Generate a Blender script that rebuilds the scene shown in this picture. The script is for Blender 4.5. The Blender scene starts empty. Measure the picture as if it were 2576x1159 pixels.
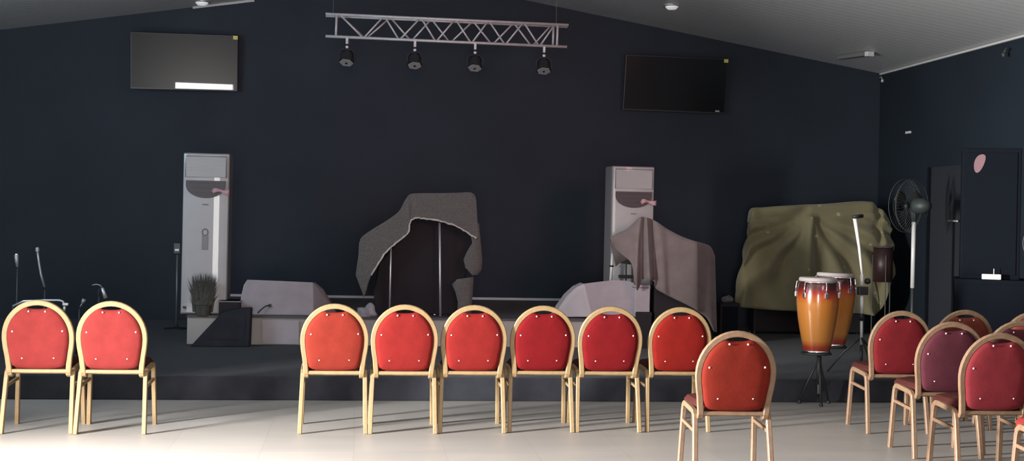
import bpy, bmesh, math, random
from mathutils import Vector, Matrix
random.seed(7)
col = bpy.context.scene.collection
PI = math.pi

# ------------------------------------------------------------------ camera model (2576 x 1159 frame)
F, CAMZ, YAW, ROLL, CY = 3200.0, 1.56, 0.120, 0.0213, 545.0
def _ray(px, py):
    a, b = px - 1288.0, py - CY
    cr, sr = math.cos(ROLL), math.sin(ROLL)
    u, v = a * cr + b * sr, -a * sr + b * cr
    c, s = math.cos(YAW), math.sin(YAW)
    return Vector((u / F * c + s, -u / F * s + c, -v / F))
def at(px, py, Y=None, z=None, X=None):
    d = _ray(px, py)
    t = Y / d.y if Y is not None else ((z - CAMZ) / d.z if z is not None else X / d.x)
    return Vector((0, 0, CAMZ)) + d * t

cam = bpy.data.objects.new('camera', bpy.data.cameras.new('camera'))
col.objects.link(cam)
cam.data.sensor_width = 36.0
cam.data.lens = 36.0 * F / 2576.0
cam.data.shift_y = -(579.5 - CY) / 2576.0
cam.data.clip_end = 200
cam.matrix_world = (Matrix.Translation((0, 0, CAMZ)) @ Matrix.Rotation(-YAW, 4, 'Z')
                    @ Matrix.Rotation(PI / 2, 4, 'X') @ Matrix.Rotation(ROLL, 4, 'Z'))
bpy.context.scene.camera = cam

# ------------------------------------------------------------------ materials
def mat(name, color, rough=0.6, metal=0.0, var=0.0, vscale=8.0, bump=0.0, bscale=60.0, coat=0.0, sheen=0.0, spec=0.5):
    m = bpy.data.materials.new(name); m.use_nodes = True
    nt = m.node_tree; b = nt.nodes['Principled BSDF']
    b.inputs['Base Color'].default_value = (*color, 1)
    b.inputs['Roughness'].default_value = rough
    b.inputs['Metallic'].default_value = metal
    b.inputs['Specular IOR Level'].default_value = spec
    if coat: b.inputs['Coat Weight'].default_value = coat; b.inputs['Coat Roughness'].default_value = 0.06
    if sheen: b.inputs['Sheen Weight'].default_value = sheen; b.inputs['Sheen Roughness'].default_value = 0.5
    tc = nt.nodes.new('ShaderNodeTexCoord')
    if var:
        n = nt.nodes.new('ShaderNodeTexNoise'); n.inputs['Scale'].default_value = vscale; n.inputs['Detail'].default_value = 5
        nt.links.new(tc.outputs['Object'], n.inputs['Vector'])
        r = nt.nodes.new('ShaderNodeValToRGB')
        r.color_ramp.elements[0].position = 0.3; r.color_ramp.elements[1].position = 0.7
        r.color_ramp.elements[0].color = (*[c * (1 - var) for c in color], 1)
        r.color_ramp.elements[1].color = (*[min(1, c * (1 + var)) for c in color], 1)
        nt.links.new(n.outputs['Fac'], r.inputs['Fac']); nt.links.new(r.outputs['Color'], b.inputs['Base Color'])
    if bump:
        n2 = nt.nodes.new('ShaderNodeTexNoise'); n2.inputs['Scale'].default_value = bscale; n2.inputs['Detail'].default_value = 4
        nt.links.new(tc.outputs['Object'], n2.inputs['Vector'])
        bp = nt.nodes.new('ShaderNodeBump'); bp.inputs['Strength'].default_value = bump; bp.inputs['Distance'].default_value = 0.01
        nt.links.new(n2.outputs['Fac'], bp.inputs['Height']); nt.links.new(bp.outputs['Normal'], b.inputs['Normal'])
    return m

M = {}
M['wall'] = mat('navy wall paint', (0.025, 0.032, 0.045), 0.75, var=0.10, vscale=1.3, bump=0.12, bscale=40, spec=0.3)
M['wall_shaded'] = mat('shaded navy wall paint', (0.014, 0.021, 0.030), 0.8, var=0.10, vscale=1.3, bump=0.12, bscale=40, spec=0.2)  # same navy paint, darkened where the side light falls too strongly
M['rear_wall'] = mat('pale rear wall paint', (0.42, 0.43, 0.42), 0.8, var=0.05, vscale=2)
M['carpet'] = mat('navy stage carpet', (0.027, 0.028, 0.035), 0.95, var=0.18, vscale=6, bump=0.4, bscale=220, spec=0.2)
M['carpet_top_shaded'] = mat('shaded stage top carpet', (0.0135, 0.0155, 0.022), 0.95, var=0.15, vscale=6, bump=0.4, bscale=220, sheen=0.1, spec=0.1)  # same carpet, its top toned darker against the light reaching it
M['riser_top'] = mat('grey riser top', (0.085, 0.078, 0.086), 0.8, var=0.1, vscale=5)
M['riser_face'] = mat('pale riser front board', (0.36, 0.33, 0.31), 0.7, var=0.06, vscale=3)
M['gold'] = mat('gold painted tube', (0.255, 0.168, 0.080), 0.48, 0.10, var=0.10, vscale=30)
M['gold2'] = mat('shaded gold tube', (0.185, 0.110, 0.064), 0.55, 0.10, var=0.14, vscale=30)  # the gold frame colour darkened for chairs in weaker light
def fabric(n, c): return mat(n, c, 0.85, var=0.09, vscale=14, bump=0.25, bscale=260, spec=0.10)  # same red cloth; right-hand chairs get copies darkened for the weaker light there
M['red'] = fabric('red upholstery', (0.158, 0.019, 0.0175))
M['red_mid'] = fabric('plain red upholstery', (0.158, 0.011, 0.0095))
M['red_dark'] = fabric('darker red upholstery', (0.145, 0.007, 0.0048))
M['crimson_pale_shaded'] = fabric('shaded pale crimson upholstery', (0.147, 0.017, 0.022))
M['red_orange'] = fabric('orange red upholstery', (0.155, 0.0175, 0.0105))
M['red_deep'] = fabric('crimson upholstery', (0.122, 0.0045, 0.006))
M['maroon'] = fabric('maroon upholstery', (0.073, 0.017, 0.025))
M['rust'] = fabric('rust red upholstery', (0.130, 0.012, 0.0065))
M['crimson_dim'] = fabric('shaded crimson upholstery', (0.115, 0.0085, 0.011))
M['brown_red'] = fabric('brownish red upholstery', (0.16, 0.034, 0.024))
M['seat'] = fabric('dull red seat cloth', (0.05, 0.012, 0.010))
M['chrome'] = mat('chrome', (0.85, 0.85, 0.86), 0.16, 1.0)
M['silver'] = mat('satin silver', (0.62, 0.61, 0.62), 0.35, 0.6)
M['pale_metal'] = mat('pale painted pole', (0.78, 0.76, 0.74), 0.35, 0.1)
M['button'] = mat('shiny upholstery button', (0.95, 0.86, 0.82), 0.2, 0.3)
M['alu'] = mat('aluminium truss tube', (0.60, 0.57, 0.58), 0.45, 0.25, var=0.1, vscale=20)
M['black'] = mat('black plastic', (0.018, 0.018, 0.020), 0.5, var=0.1)
M['black_soft'] = mat('black panel', (0.022, 0.018, 0.021), 0.8, spec=0.2)
M['blue_black'] = mat('blue black cabinet cloth', (0.0075, 0.0095, 0.014), 0.8, var=0.2, vscale=90, bump=0.3, bscale=300, spec=0.06)
M['lampface'] = mat('grey lamp lens', (0.34, 0.34, 0.35), 0.45)
M['screen'] = mat('glossy black screen', (0.016, 0.018, 0.019), 0.22, spec=0.16, coat=0.9)
for n_ in M['screen'].node_tree.nodes:
    if n_.type == 'BSDF_PRINCIPLED': n_.inputs['Coat Roughness'].default_value = 0.012
M['screen_dark'] = mat('dark glossy screen', (0.010, 0.011, 0.012), 0.16, spec=0.35)
M['bezel'] = mat('black bezel', (0.02, 0.02, 0.022), 0.4)
M['yellow'] = mat('yellow sticker', (0.75, 0.66, 0.16), 0.6)
M['white'] = mat('white plastic', (0.75, 0.74, 0.75), 0.4)
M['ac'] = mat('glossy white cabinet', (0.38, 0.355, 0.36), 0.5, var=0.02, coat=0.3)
M['ac_grille'] = mat('ivory louvre', (0.36, 0.34, 0.34), 0.6)
M['ac_dark'] = mat('dark air outlet', (0.05, 0.04, 0.045), 0.5)
M['ac_line'] = mat('grey seam', (0.16, 0.15, 0.16), 0.6)
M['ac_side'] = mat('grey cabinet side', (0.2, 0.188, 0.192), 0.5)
M['pink'] = mat('pink ribbon', (0.46, 0.25, 0.28), 0.7)
M['cover'] = mat('mauve grey cover', (0.33, 0.29, 0.315), 0.9, var=0.08, vscale=7, bump=0.3, bscale=90)
M['cover_light'] = mat('pale grey cover', (0.40, 0.36, 0.385), 0.9, var=0.05, vscale=7)
M['drape'] = mat('taupe grey cloth', (0.145, 0.115, 0.112), 0.95, var=0.12, vscale=9, bump=0.3, bscale=150, sheen=0.2)
M['towel'] = mat('grey towelling', (0.125, 0.117, 0.112), 0.98, var=0.25, vscale=70, bump=0.8, bscale=160, sheen=0.2)
M['hem'] = mat('pale frayed hem', (0.50, 0.46, 0.44), 0.9, var=0.2, vscale=60)
M['skin'] = mat('drum skin', (0.30, 0.26, 0.245), 0.7)
M['tom'] = mat('maroon sparkle shell', (0.035, 0.014, 0.014), 0.45, var=0.5, vscale=120)
M['motor'] = mat('grey green motor', (0.040, 0.050, 0.048), 0.5)
M['wire'] = mat('dull wire', (0.10, 0.108, 0.11), 0.5, 0.2)
M['leafy'] = mat('dark dry grass', (0.060, 0.056, 0.046), 0.9, var=0.3, vscale=30)
M['door'] = mat('dark door leaf', (0.026, 0.028, 0.036), 0.6)
M['cornice'] = mat('pale cornice', (0.62, 0.61, 0.60), 0.5)

def floor_mat():
    m = mat('pale floor tile', (0.5, 0.47, 0.44), 0.45, spec=0.35)
    nt = m.node_tree; b = nt.nodes['Principled BSDF']
    tc = nt.nodes.new('ShaderNodeTexCoord')
    br = nt.nodes.new('ShaderNodeTexBrick'); br.offset = 0
    br.inputs['Scale'].default_value = 1.0; br.inputs['Brick Width'].default_value = 0.6; br.inputs['Row Height'].default_value = 0.6
    br.inputs['Mortar Size'].default_value = 0.003
    br.inputs['Color1'].default_value = (0.335, 0.31, 0.285, 1); br.inputs['Color2'].default_value = (0.315, 0.292, 0.27, 1)
    br.inputs['Mortar'].default_value = (0.28, 0.26, 0.24, 1)
    nt.links.new(tc.outputs['Object'], br.inputs['Vector'])
    n = nt.nodes.new('ShaderNodeTexNoise'); n.inputs['Scale'].default_value = 2.2; n.inputs['Detail'].default_value = 6
    mp = nt.nodes.new('ShaderNodeMapping'); mp.inputs['Scale'].default_value = (0.5, 1.8, 1)
    nt.links.new(tc.outputs['Object'], mp.inputs['Vector']); nt.links.new(mp.outputs['Vector'], n.inputs['Vector'])
    rr = nt.nodes.new('ShaderNodeMapRange'); rr.inputs['To Min'].default_value = 0.86; rr.inputs['To Max'].default_value = 1.12
    nt.links.new(n.outputs['Fac'], rr.inputs['Value'])
    mx = nt.nodes.new('ShaderNodeMix'); mx.data_type = 'RGBA'; mx.blend_type = 'MULTIPLY'; mx.inputs['Factor'].default_value = 1
    nt.links.new(br.outputs['Color'], mx.inputs['A']); nt.links.new(rr.outputs['Result'], mx.inputs['B'])
    nt.links.new(mx.outputs['Result'], b.inputs['Base Color'])
    return m
M['floor'] = floor_mat()

def ceil_mat():
    m = mat('grey ceiling strip panels', (0.40, 0.395, 0.39), 0.38, spec=0.4)
    nt = m.node_tree; b = nt.nodes['Principled BSDF']
    tc = nt.nodes.new('ShaderNodeTexCoord')
    w = nt.nodes.new('ShaderNodeTexWave'); w.wave_type = 'BANDS'; w.bands_direction = 'Y'
    w.inputs['Scale'].default_value = 2.2; w.inputs['Distortion'].default_value = 0.15; w.inputs['Detail'].default_value = 2
    nt.links.new(tc.outputs['Object'], w.inputs['Vector'])
    bp = nt.nodes.new('ShaderNodeBump'); bp.inputs['Strength'].default_value = 0.10; bp.inputs['Distance'].default_value = 0.01
    nt.links.new(w.outputs['Fac'], bp.inputs['Height']); nt.links.new(bp.outputs['Normal'], b.inputs['Normal'])
    r = nt.nodes.new('ShaderNodeValToRGB')
    r.color_ramp.elements[0].color = (0.54, 0.545, 0.55, 1); r.color_ramp.elements[1].color = (0.59, 0.595, 0.60, 1)
    nt.links.new(w.outputs['Fac'], r.inputs['Fac']); nt.links.new(r.outputs['Color'], b.inputs['Base Color'])
    return m
M['ceiling'] = ceil_mat()

def green_mat():
    m = mat('olive green cloth with spangles', (0.190, 0.165, 0.085), 0.75, sheen=0.3)
    nt = m.node_tree; b = nt.nodes['Principled BSDF']
    tc = nt.nodes.new('ShaderNodeTexCoord')
    v = nt.nodes.new('ShaderNodeTexVoronoi'); v.inputs['Scale'].default_value = 5.5
    nt.links.new(tc.outputs['Object'], v.inputs['Vector'])
    r = nt.nodes.new('ShaderNodeValToRGB')
    r.color_ramp.elements[0].position = 0.10; r.color_ramp.elements[0].color = (0.36, 0.33, 0.22, 1)
    r.color_ramp.elements[1].position = 0.16; r.color_ramp.elements[1].color = (0.190, 0.165, 0.085, 1)
    nt.links.new(v.outputs['Distance'], r.inputs['Fac']); nt.links.new(r.outputs['Color'], b.inputs['Base Color'])
    return m
M['green'] = green_mat()

def conga_mat():
    m = mat('amber sunburst lacquer', (0.6, 0.25, 0.03), 0.22, coat=0.8)
    nt = m.node_tree; b = nt.nodes['Principled BSDF']
    tc = nt.nodes.new('ShaderNodeTexCoord'); sx = nt.nodes.new('ShaderNodeSeparateXYZ')
    nt.links.new(tc.outputs['Object'], sx.inputs['Vector'])
    mr = nt.nodes.new('ShaderNodeMapRange'); mr.inputs['From Min'].default_value = 0.0; mr.inputs['From Max'].default_value = 0.64
    nt.links.new(sx.outputs['Z'], mr.inputs['Value'])
    r = nt.nodes.new('ShaderNodeValToRGB'); e = r.color_ramp.elements
    e[0].position = 0.0; e[0].color = (0.22, 0.012, 0.010, 1)
    e[1].position = 1.0; e[1].color = (0.035, 0.008, 0.006, 1)
    for p, c in ((0.07, (0.24, 0.025, 0.007)), (0.16, (0.37, 0.14, 0.024)), (0.66, (0.35, 0.126, 0.022)), (0.75, (0.33, 0.065, 0.012)), (0.82, (0.20, 0.014, 0.010)), (0.88, (0.05, 0.01, 0.008))):
        x = e.new(p); x.color = (*c, 1)
    nt.links.new(mr.outputs['Result'], r.inputs['Fac']); nt.links.new(r.outputs['Color'], b.inputs['Base Color'])
    return m
M['conga'] = conga_mat()

def emis(name, c, s):
    m = mat(name, c); b = m.node_tree.nodes['Principled BSDF']
    b.inputs['Emission Color'].default_value = (*c, 1); b.inputs['Emission Strength'].default_value = s
    return m
M['lamp_and_glare'] = emis('lit lamp and glare cover', (0.9, 0.9, 0.88), 0.35)

# ------------------------------------------------------------------ mesh builder
class MB:
    def __init__(self): self.bm = bmesh.new()
    def box(self, c, size, rot=None, bevel=0.0):
        r = bmesh.ops.create_cube(self.bm, size=1.0)
        vs = r['verts']
        bmesh.ops.scale(self.bm, vec=Vector(size), verts=vs)
        if bevel:
            es = list({e for v in vs for e in v.link_edges})
            rb = bmesh.ops.bevel(self.bm, geom=es, offset=bevel, segments=2, profile=0.6, affect='EDGES')
            vs = list({v for f in rb['faces'] for v in f.verts} | {v for v in vs if v.is_valid})
        if rot is not None: bmesh.ops.transform(self.bm, matrix=rot.to_4x4(), verts=vs)
        bmesh.ops.translate(self.bm, vec=Vector(c), verts=vs)
        return self
    def tube(self, path, r, seg=8, rect=None, closed=False, up=None):
        pts = [Vector(p) for p in path]; n = len(pts); rings = []
        prev = None
        for i, p in enumerate(pts):
            if closed: t = (pts[(i + 1) % n] - pts[i - 1])
            else: t = pts[min(i + 1, n - 1)] - pts[max(i - 1, 0)]
            t.normalize()
            if up is not None: a = t.cross(Vector(up))
            elif prev is None: a = t.cross(Vector((0, 0, 1)) if abs(t.z) < .9 else Vector((0, 1, 0)))
            else: a = prev - t * prev.dot(t)
            if a.length < 1e-6: a = t.orthogonal()
            a.normalize(); prev = a; b = t.cross(a).normalized()
            rr = r[i] if isinstance(r, (list, tuple)) else r
            if rect:
                w, h = rect[0] / 2, rect[1] / 2; k = 0.72
                off = [(w, h * k), (w * k, h), (-w * k, h), (-w, h * k), (-w, -h * k), (-w * k, -h), (w * k, -h), (w, -h * k)]
            else: off = [(rr * math.cos(2 * PI * j / seg), rr * math.sin(2 * PI * j / seg)) for j in range(seg)]
            rings.append([self.bm.verts.new(p + a * x + b * y) for x, y in off])
        m = len(rings[0]); last = n if closed else n - 1
        for i in range(last):
            A, B = rings[i], rings[(i + 1) % n]
            for j in range(m): self.bm.faces.new((A[j], A[(j + 1) % m], B[(j + 1) % m], B[j]))
        if not closed:
            self.bm.faces.new(list(reversed(rings[0]))); self.bm.faces.new(rings[-1])
        return self
    def lathe(self, prof, c=(0, 0, 0), seg=32, rot=None):
        c = Vector(c); rings = []
        R = rot if rot is not None else Matrix.Identity(3)
        for r, z in prof:
            rings.append([self.bm.verts.new(c + R @ Vector((r * math.cos(2 * PI * j / seg), r * math.sin(2 * PI * j / seg), z))) for j in range(seg)])
        for A, B in zip(rings, rings[1:]):
            for j in range(seg): self.bm.faces.new((A[j], A[(j + 1) % seg], B[(j + 1) % seg], B[j]))
        if prof[0][0] > 1e-5: self.bm.faces.new(list(reversed(rings[0])))
        if prof[-1][0] > 1e-5: self.bm.faces.new(rings[-1])
        return self
    def hull(self, pts):
        vs = [self.bm.verts.new(Vector(p)) for p in pts]
        r = bmesh.ops.convex_hull(self.bm, input=vs)
        return self
    def poly(self, pts, vec):
        """a flat outline extruded along vec"""
        a = [self.bm.verts.new(Vector(p)) for p in pts]; b = [self.bm.verts.new(Vector(p) + Vector(vec)) for p in pts]
        n = len(pts)
        self.bm.faces.new(a); self.bm.faces.new(list(reversed(b)))
        for i in range(n): self.bm.faces.new((a[i], b[i], b[(i + 1) % n], a[(i + 1) % n]))
        return self
    def grid(self, rows):
        vs = [[self.bm.verts.new(Vector(p)) for p in r] for r in rows]
        for i in range(len(vs) - 1):
            for j in range(len(vs[0]) - 1):
                self.bm.faces.new((vs[i][j], vs[i][j + 1], vs[i + 1][j + 1], vs[i + 1][j]))
        return self
    def build(self, name, m, parent=None, smooth=False, bevel=0, solid=0, sub=0, origin=None, loc=None):
        if origin is not None: bmesh.ops.translate(self.bm, vec=-Vector(origin), verts=self.bm.verts)
        bmesh.ops.recalc_face_normals(self.bm, faces=self.bm.faces)
        me = bpy.data.meshes.new(name); self.bm.to_mesh(me); self.bm.free()
        me.materials.append(M[m] if isinstance(m, str) else m)
        if smooth:
            for p in me.polygons: p.use_smooth = True
        o = bpy.data.objects.new(name, me); col.objects.link(o)
        if origin is not None: o.location = origin
        if loc is not None: o.location = loc
        if parent is not None:
            o.parent = parent
        if solid:
            s = o.modifiers.new('solid', 'SOLIDIFY'); s.thickness = solid; s.offset = 0
        if bevel:
            b = o.modifiers.new('bevel', 'BEVEL'); b.width = bevel; b.segments = 2; b.limit_method = 'ANGLE'
        if sub:
            s = o.modifiers.new('sub', 'SUBSURF'); s.levels = sub; s.render_levels = sub
        return o

def tag(o, label=None, cat=None, group=None, kind=None):
    if label: o['label'] = label
    if cat: o['category'] = cat
    if group: o['group'] = group
    if kind: o['kind'] = kind
    return o
def thing(name, label, cat, loc, rz=0.0, group=None):
    o = bpy.data.objects.new(name, None); col.objects.link(o)
    o.empty_display_size = 0.1
    o.location = loc; o.rotation_euler = (0, 0, rz)
    return tag(o, label, cat, group)
def copy_tree(o, parent=None):
    c = o.copy(); col.objects.link(c)
    c.parent = parent
    for ch in list(o.children): copy_tree(ch, c)
    return c
def struct(o): o['kind'] = 'structure'; return o
def arc(c, r, a0, a1, n, f):
    return [f(c[0] + r[0] * math.cos(a0 + (a1 - a0) * i / n), c[1] + r[1] * math.sin(a0 + (a1 - a0) * i / n)) for i in range(n + 1)]
def lerp_cols(cols, k):
    """resample a list of column points so it has k steps between neighbours, Catmull-Rom"""
    out = []
    n = len(cols)
    for i in range(n - 1):
        p0, p1, p2, p3 = cols[max(i - 1, 0)], cols[i], cols[i + 1], cols[min(i + 2, n - 1)]
        for j in range(k):
            t = j / k
            out.append(0.5 * ((2 * p1) + (p2 - p0) * t + (2 * p0 - 5 * p1 + 4 * p2 - p3) * t * t + (3 * p1 - p0 - 3 * p2 + p3) * t ** 3))
    out.append(cols[-1])
    return out

# ------------------------------------------------------------------ the setting
YW, YR = 16.1, -2.6              # back wall (behind the stage), rear wall (behind the camera)
XL = -4.6
YS, ZS = 10.68, 0.20             # stage front, stage height
corner = at(2215, 185, Y=YW); XR, ZR = corner.x, corner.z
ZL = at(0, 75, Y=YW).z; xl0 = at(0, 75, Y=YW).x
p1, p2 = at(1320, 0, Y=YW), corner
sr = (p1.z - p2.z) / (p1.x - p2.x)
q1, q2 = at(0, 75, Y=YW), at(640, 0, Y=YW)
sl = (q2.z - q1.z) / (q2.x - q1.x)
XA = (q1.z - sl * q1.x - p1.z + sr * p1.x) / (sr - sl); ZA = p1.z + sr * (XA - p1.x)
ZLE = q1.z + sl * (XL - q1.x)
T = 0.15
struct(MB().box(((XL + XR) / 2, (YW + YR) / 2, -0.05), (XR - XL + 0.6, YW - YR + 0.6, 0.1)).build('floor', 'floor'))
struct(MB().poly([(XL - T, YW, 0), (XR + T, YW, 0), (XR + T, YW, ZR + sr * T), (XA, YW, ZA), (XL - T, YW, ZLE - sl * T)], (0, T, 0)).build('wall_back', 'wall'))
DOORX0, DOORX1, DOORZ = -1.0, 0.5, 2.5      # entrance behind the camera
struct(MB().box(((XL + DOORX0) / 2, YR - T / 2, 1.7), (DOORX0 - XL, T, 3.4)).box(((XR + DOORX1) / 2, YR - T / 2, 1.7), (XR - DOORX1, T, 3.4))
       .poly([(XL, YR, DOORZ + 0.9), (DOORX0, YR, DOORZ + 0.9), (DOORX0, YR, DOORZ), (DOORX1, YR, DOORZ), (DOORX1, YR, DOORZ + 0.9), (XR, YR, DOORZ + 0.9), (XA, YR, ZA)], (0, -T, 0)).build('wall_rear', 'rear_wall'))
LD0, LD1, LDZ = 5.95, 6.9, 2.5               # doorway in the left wall
struct(MB().box((XL - T / 2, (YR + LD0) / 2, ZLE / 2), (T, LD0 - YR, ZLE)).box((XL - T / 2, (YW + LD1) / 2, ZLE / 2), (T, YW - LD1, ZLE))
       .box((XL - T / 2, (LD0 + LD1) / 2, (LDZ + ZLE) / 2), (T, LD1 - LD0, ZLE - LDZ)).build('wall_left', 'wall'))
struct(MB().box((XR + T / 2, (YW + YR) / 2, ZR / 2), (T, YW - YR, ZR)).build('wall_right', 'wall_shaded'))
struct(MB().poly([(XL - T, YR, ZLE - sl * T), (XA, YR, ZA), (XR + T, YR, ZR + sr * T), (XR + T, YR, ZR + sr * T + .1), (XA, YR, ZA + .1), (XL - T, YR, ZLE - sl * T + .1)], (0, YW + T - YR, 0)).build('ceiling', 'ceiling'))
# cornices
struct(MB().box((XR - 0.02, (YW + 4) / 2 - 0.05, ZR - 0.015), (0.03, YW - 4, 0.022)).build('trim_1', 'cornice'))
c0, c1 = at(485, 19, Y=YW - .03), at(640, 1, Y=YW - .03)
struct(MB().tube([c0, c1], 0.018, 6).build('trim_2', 'cornice'))
# stage and riser
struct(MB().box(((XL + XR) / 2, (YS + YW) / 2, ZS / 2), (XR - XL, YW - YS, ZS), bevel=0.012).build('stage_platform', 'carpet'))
sp0 = bpy.data.objects['stage_platform']; sp0.data.materials.append(M['carpet_top_shaded'])
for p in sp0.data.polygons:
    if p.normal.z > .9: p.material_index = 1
YT = at(800, 868, z=ZS).y
ZT = at(800, 796, Y=YT).z
rx0, rx1 = at(470, 830, Y=YT).x, at(1596, 830, Y=YT).x
struct(MB().box(((rx0 + rx1) / 2, (YT + YW) / 2 + .01, (ZS + ZT) / 2 - .01), (rx1 - rx0, YW - YT - .02, ZT - ZS - .02)).build('riser_front', 'riser_face'))
struct(MB().box(((rx0 + rx1) / 2, (YT + YW) / 2, ZT - .01), (rx1 - rx0 + .01, YW - YT, 0.02)).build('riser_platform', 'riser_top'))
la, lb = at(580, 745, Y=YW - .02), at(1440, 752, Y=YW - .02)
struct(MB().box(((rx0 + rx1) / 2, YW - .012, ZT + 0.02), (rx1 - rx0, 0.024, 0.03)).build('baseboard_back', 'cornice'))

# ------------------------------------------------------------------ banquet chair
CHW = 0.0
def make_chair():
    root = thing('banquet_chair', 'chair', 'chair', (0, 0, 0))
    def by(z): return -0.185 - (z - 0.43) * 0.17
    half = [(-.196, .425), (-.200, .47), (-.206, .53), (-.216, .59), (-.222, .65)]
    top = [(.222 * math.cos(a), .665 + .240 * math.sin(a)) for a in [PI - PI * i / 22 for i in range(23)]]
    prof = half + top + [(-x, z) for x, z in reversed(half)]
    path = [(-.196, -.115, .400), (-.196, -.150, .397), (-.196, -.175, .408)] + [(x, by(z), z) for x, z in prof] + [(.196, -.175, .408), (.196, -.150, .397), (.196, -.115, .400)]
    MB().tube(path, 0, rect=(0.036, 0.028), up=(0, 1, 0.1)).build('back_frame', 'gold', root)
    MB().tube([(-.196, by(.425), .428), (.196, by(.425), .428)], 0, rect=(0.022, 0.024)).build('back_rail', 'gold', root)
    # padded back: outline just inside the frame with a grip scoop at the top
    inn = [(-.150, .452), (-.176, .468), (-.190, .505), (-.197, .56), (-.206, .61), (-.2085, .66)]
    tp = []
    for i in range(25):
        a = PI - PI * i / 24; x = .2085 * math.cos(a); z = .665 + .226 * math.sin(a)
        z -= .030 * max(0, 1 - (abs(x) / .080) ** 2) ** .7
        tp.append((x, z))
    out = inn + tp + [(-x, z) for x, z in reversed(inn)] + [(.10, .445), (.05, .443), (0, .442), (-.05, .443), (-.10, .445)]
    cx, cz = 0, .66; mb = MB(); rings = {}
    for side in (-1, 1):
        R = []
        for k, bul in ((1.0, .006), (.96, .020), (.85, .028), (.6, .033), (.3, .035)):
            R.append([mb.bm.verts.new((cx + (x - cx) * k, by(cz + (z - cz) * k) + side * bul, cz + (z - cz) * k)) for x, z in out])
        n = len(out)
        for A, B in zip(R, R[1:]):
            for j in range(n): mb.bm.faces.new((A[j], A[(j + 1) % n], B[(j + 1) % n], B[j]))
        c = mb.bm.verts.new((cx, by(cz) + side * .0355, cz))
        for j in range(n): mb.bm.faces.new((R[-1][j], R[-1][(j + 1) % n], c))
        rings[side] = R[0]
    n = len(out)
    for j in range(n): mb.bm.faces.new((rings[-1][j], rings[-1][(j + 1) % n], rings[1][(j + 1) % n], rings[1][j]))
    pad = mb.build('backrest', 'red', root, smooth=True)
    for x, z in ((-.055, .845), (.055, .845), (-.165, .705), (.165, .710), (-.105, .520), (.105, .522)):
        MB().lathe([(0, 0), (.005, .001), (.0066, .003), (.005, .006), (0, .007)], (x, by(z) - .026, z), 10, Matrix.Rotation(PI / 2, 3, 'X')).build('button', 'button', pad, smooth=True)
    # seat cushion
    mb = MB(); rows = []
    sec = [(-.172, .168), (-.155, .185), (-.03, .205), (.10, .214), (.20, .212), (.235, .195)]
    prev = None
    for y, w in sec:
        k = 1 if -.16 < y < .22 else .7
        ring = [(-w + .02, .425), (-w, .440), (-w, .462), (-w * .9, .462 + .024 * k), (-w * .5, .462 + .036 * k), (0, .462 + .039 * k), (w * .5, .462 + .036 * k), (w * .9, .462 + .024 * k), (w, .462), (w, .440), (w - .02, .425)]
        vs = [mb.bm.verts.new((x, y, z)) for x, z in ring]
        if prev:
            for j in range(len(vs)): mb.bm.faces.new((prev[j], prev[(j + 1) % len(vs)], vs[(j + 1) % len(vs)], vs[j]))
        else: mb.bm.faces.new(list(reversed(vs)))
        prev = vs
    mb.bm.faces.new(prev)
    mb.build('seat', 'seat', root, smooth=True, bevel=0.004)
    for y in (-.12, .17): MB().tube([(-.215, y, .412), (.215, y, .412)], 0, rect=(.02, .02)).build('seat_bearer', 'gold', root)
    # inverted U side frames with a brace
    for s in (-1, 1):
        R = (.034, .030); up = (1, 0, 0)
        rear = [(s * .231, -.232, .0), (s * .226, -.196, .20), (s * .221, -.160, .375), (s * .220, -.148, .410), (s * .220, -.125, .428), (s * .220, -.095, .432)]
        front = [(s * .232, .200, .0), (s * .227, .180, .20), (s * .221, .162, .390), (s * .220, .153, .422), (s * .220, .130, .440), (s * .220, .100, .444)]
        MB().tube(rear, 0, rect=R, up=up).build('leg', 'gold', root)
        MB().tube(front, 0, rect=R, up=up).build('leg', 'gold', root)
        MB().tube([(s * .220, -.098, .432), (s * .220, .103, .444)], 0, rect=R, up=up).build('side_rail', 'gold', root)
        MB().tube([(s * .223, -.176, .318), (s * .223, .172, .335)], 0, rect=(.022, .022), up=up).build('brace', 'gold', root)
    return root
REAR = -0.232
def recolour(o, table):
    for ch in o.children:
        k = ch.name.split('.')[0]
        if k in table:
            ch.material_slots[0].link = 'OBJECT'; ch.material_slots[0].material = M[table[k]]
        recolour(ch, table)
gold2 = {k: 'gold2' for k in ('back_frame', 'back_rail', 'leg', 'side_rail', 'brace', 'seat_bearer')}
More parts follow.
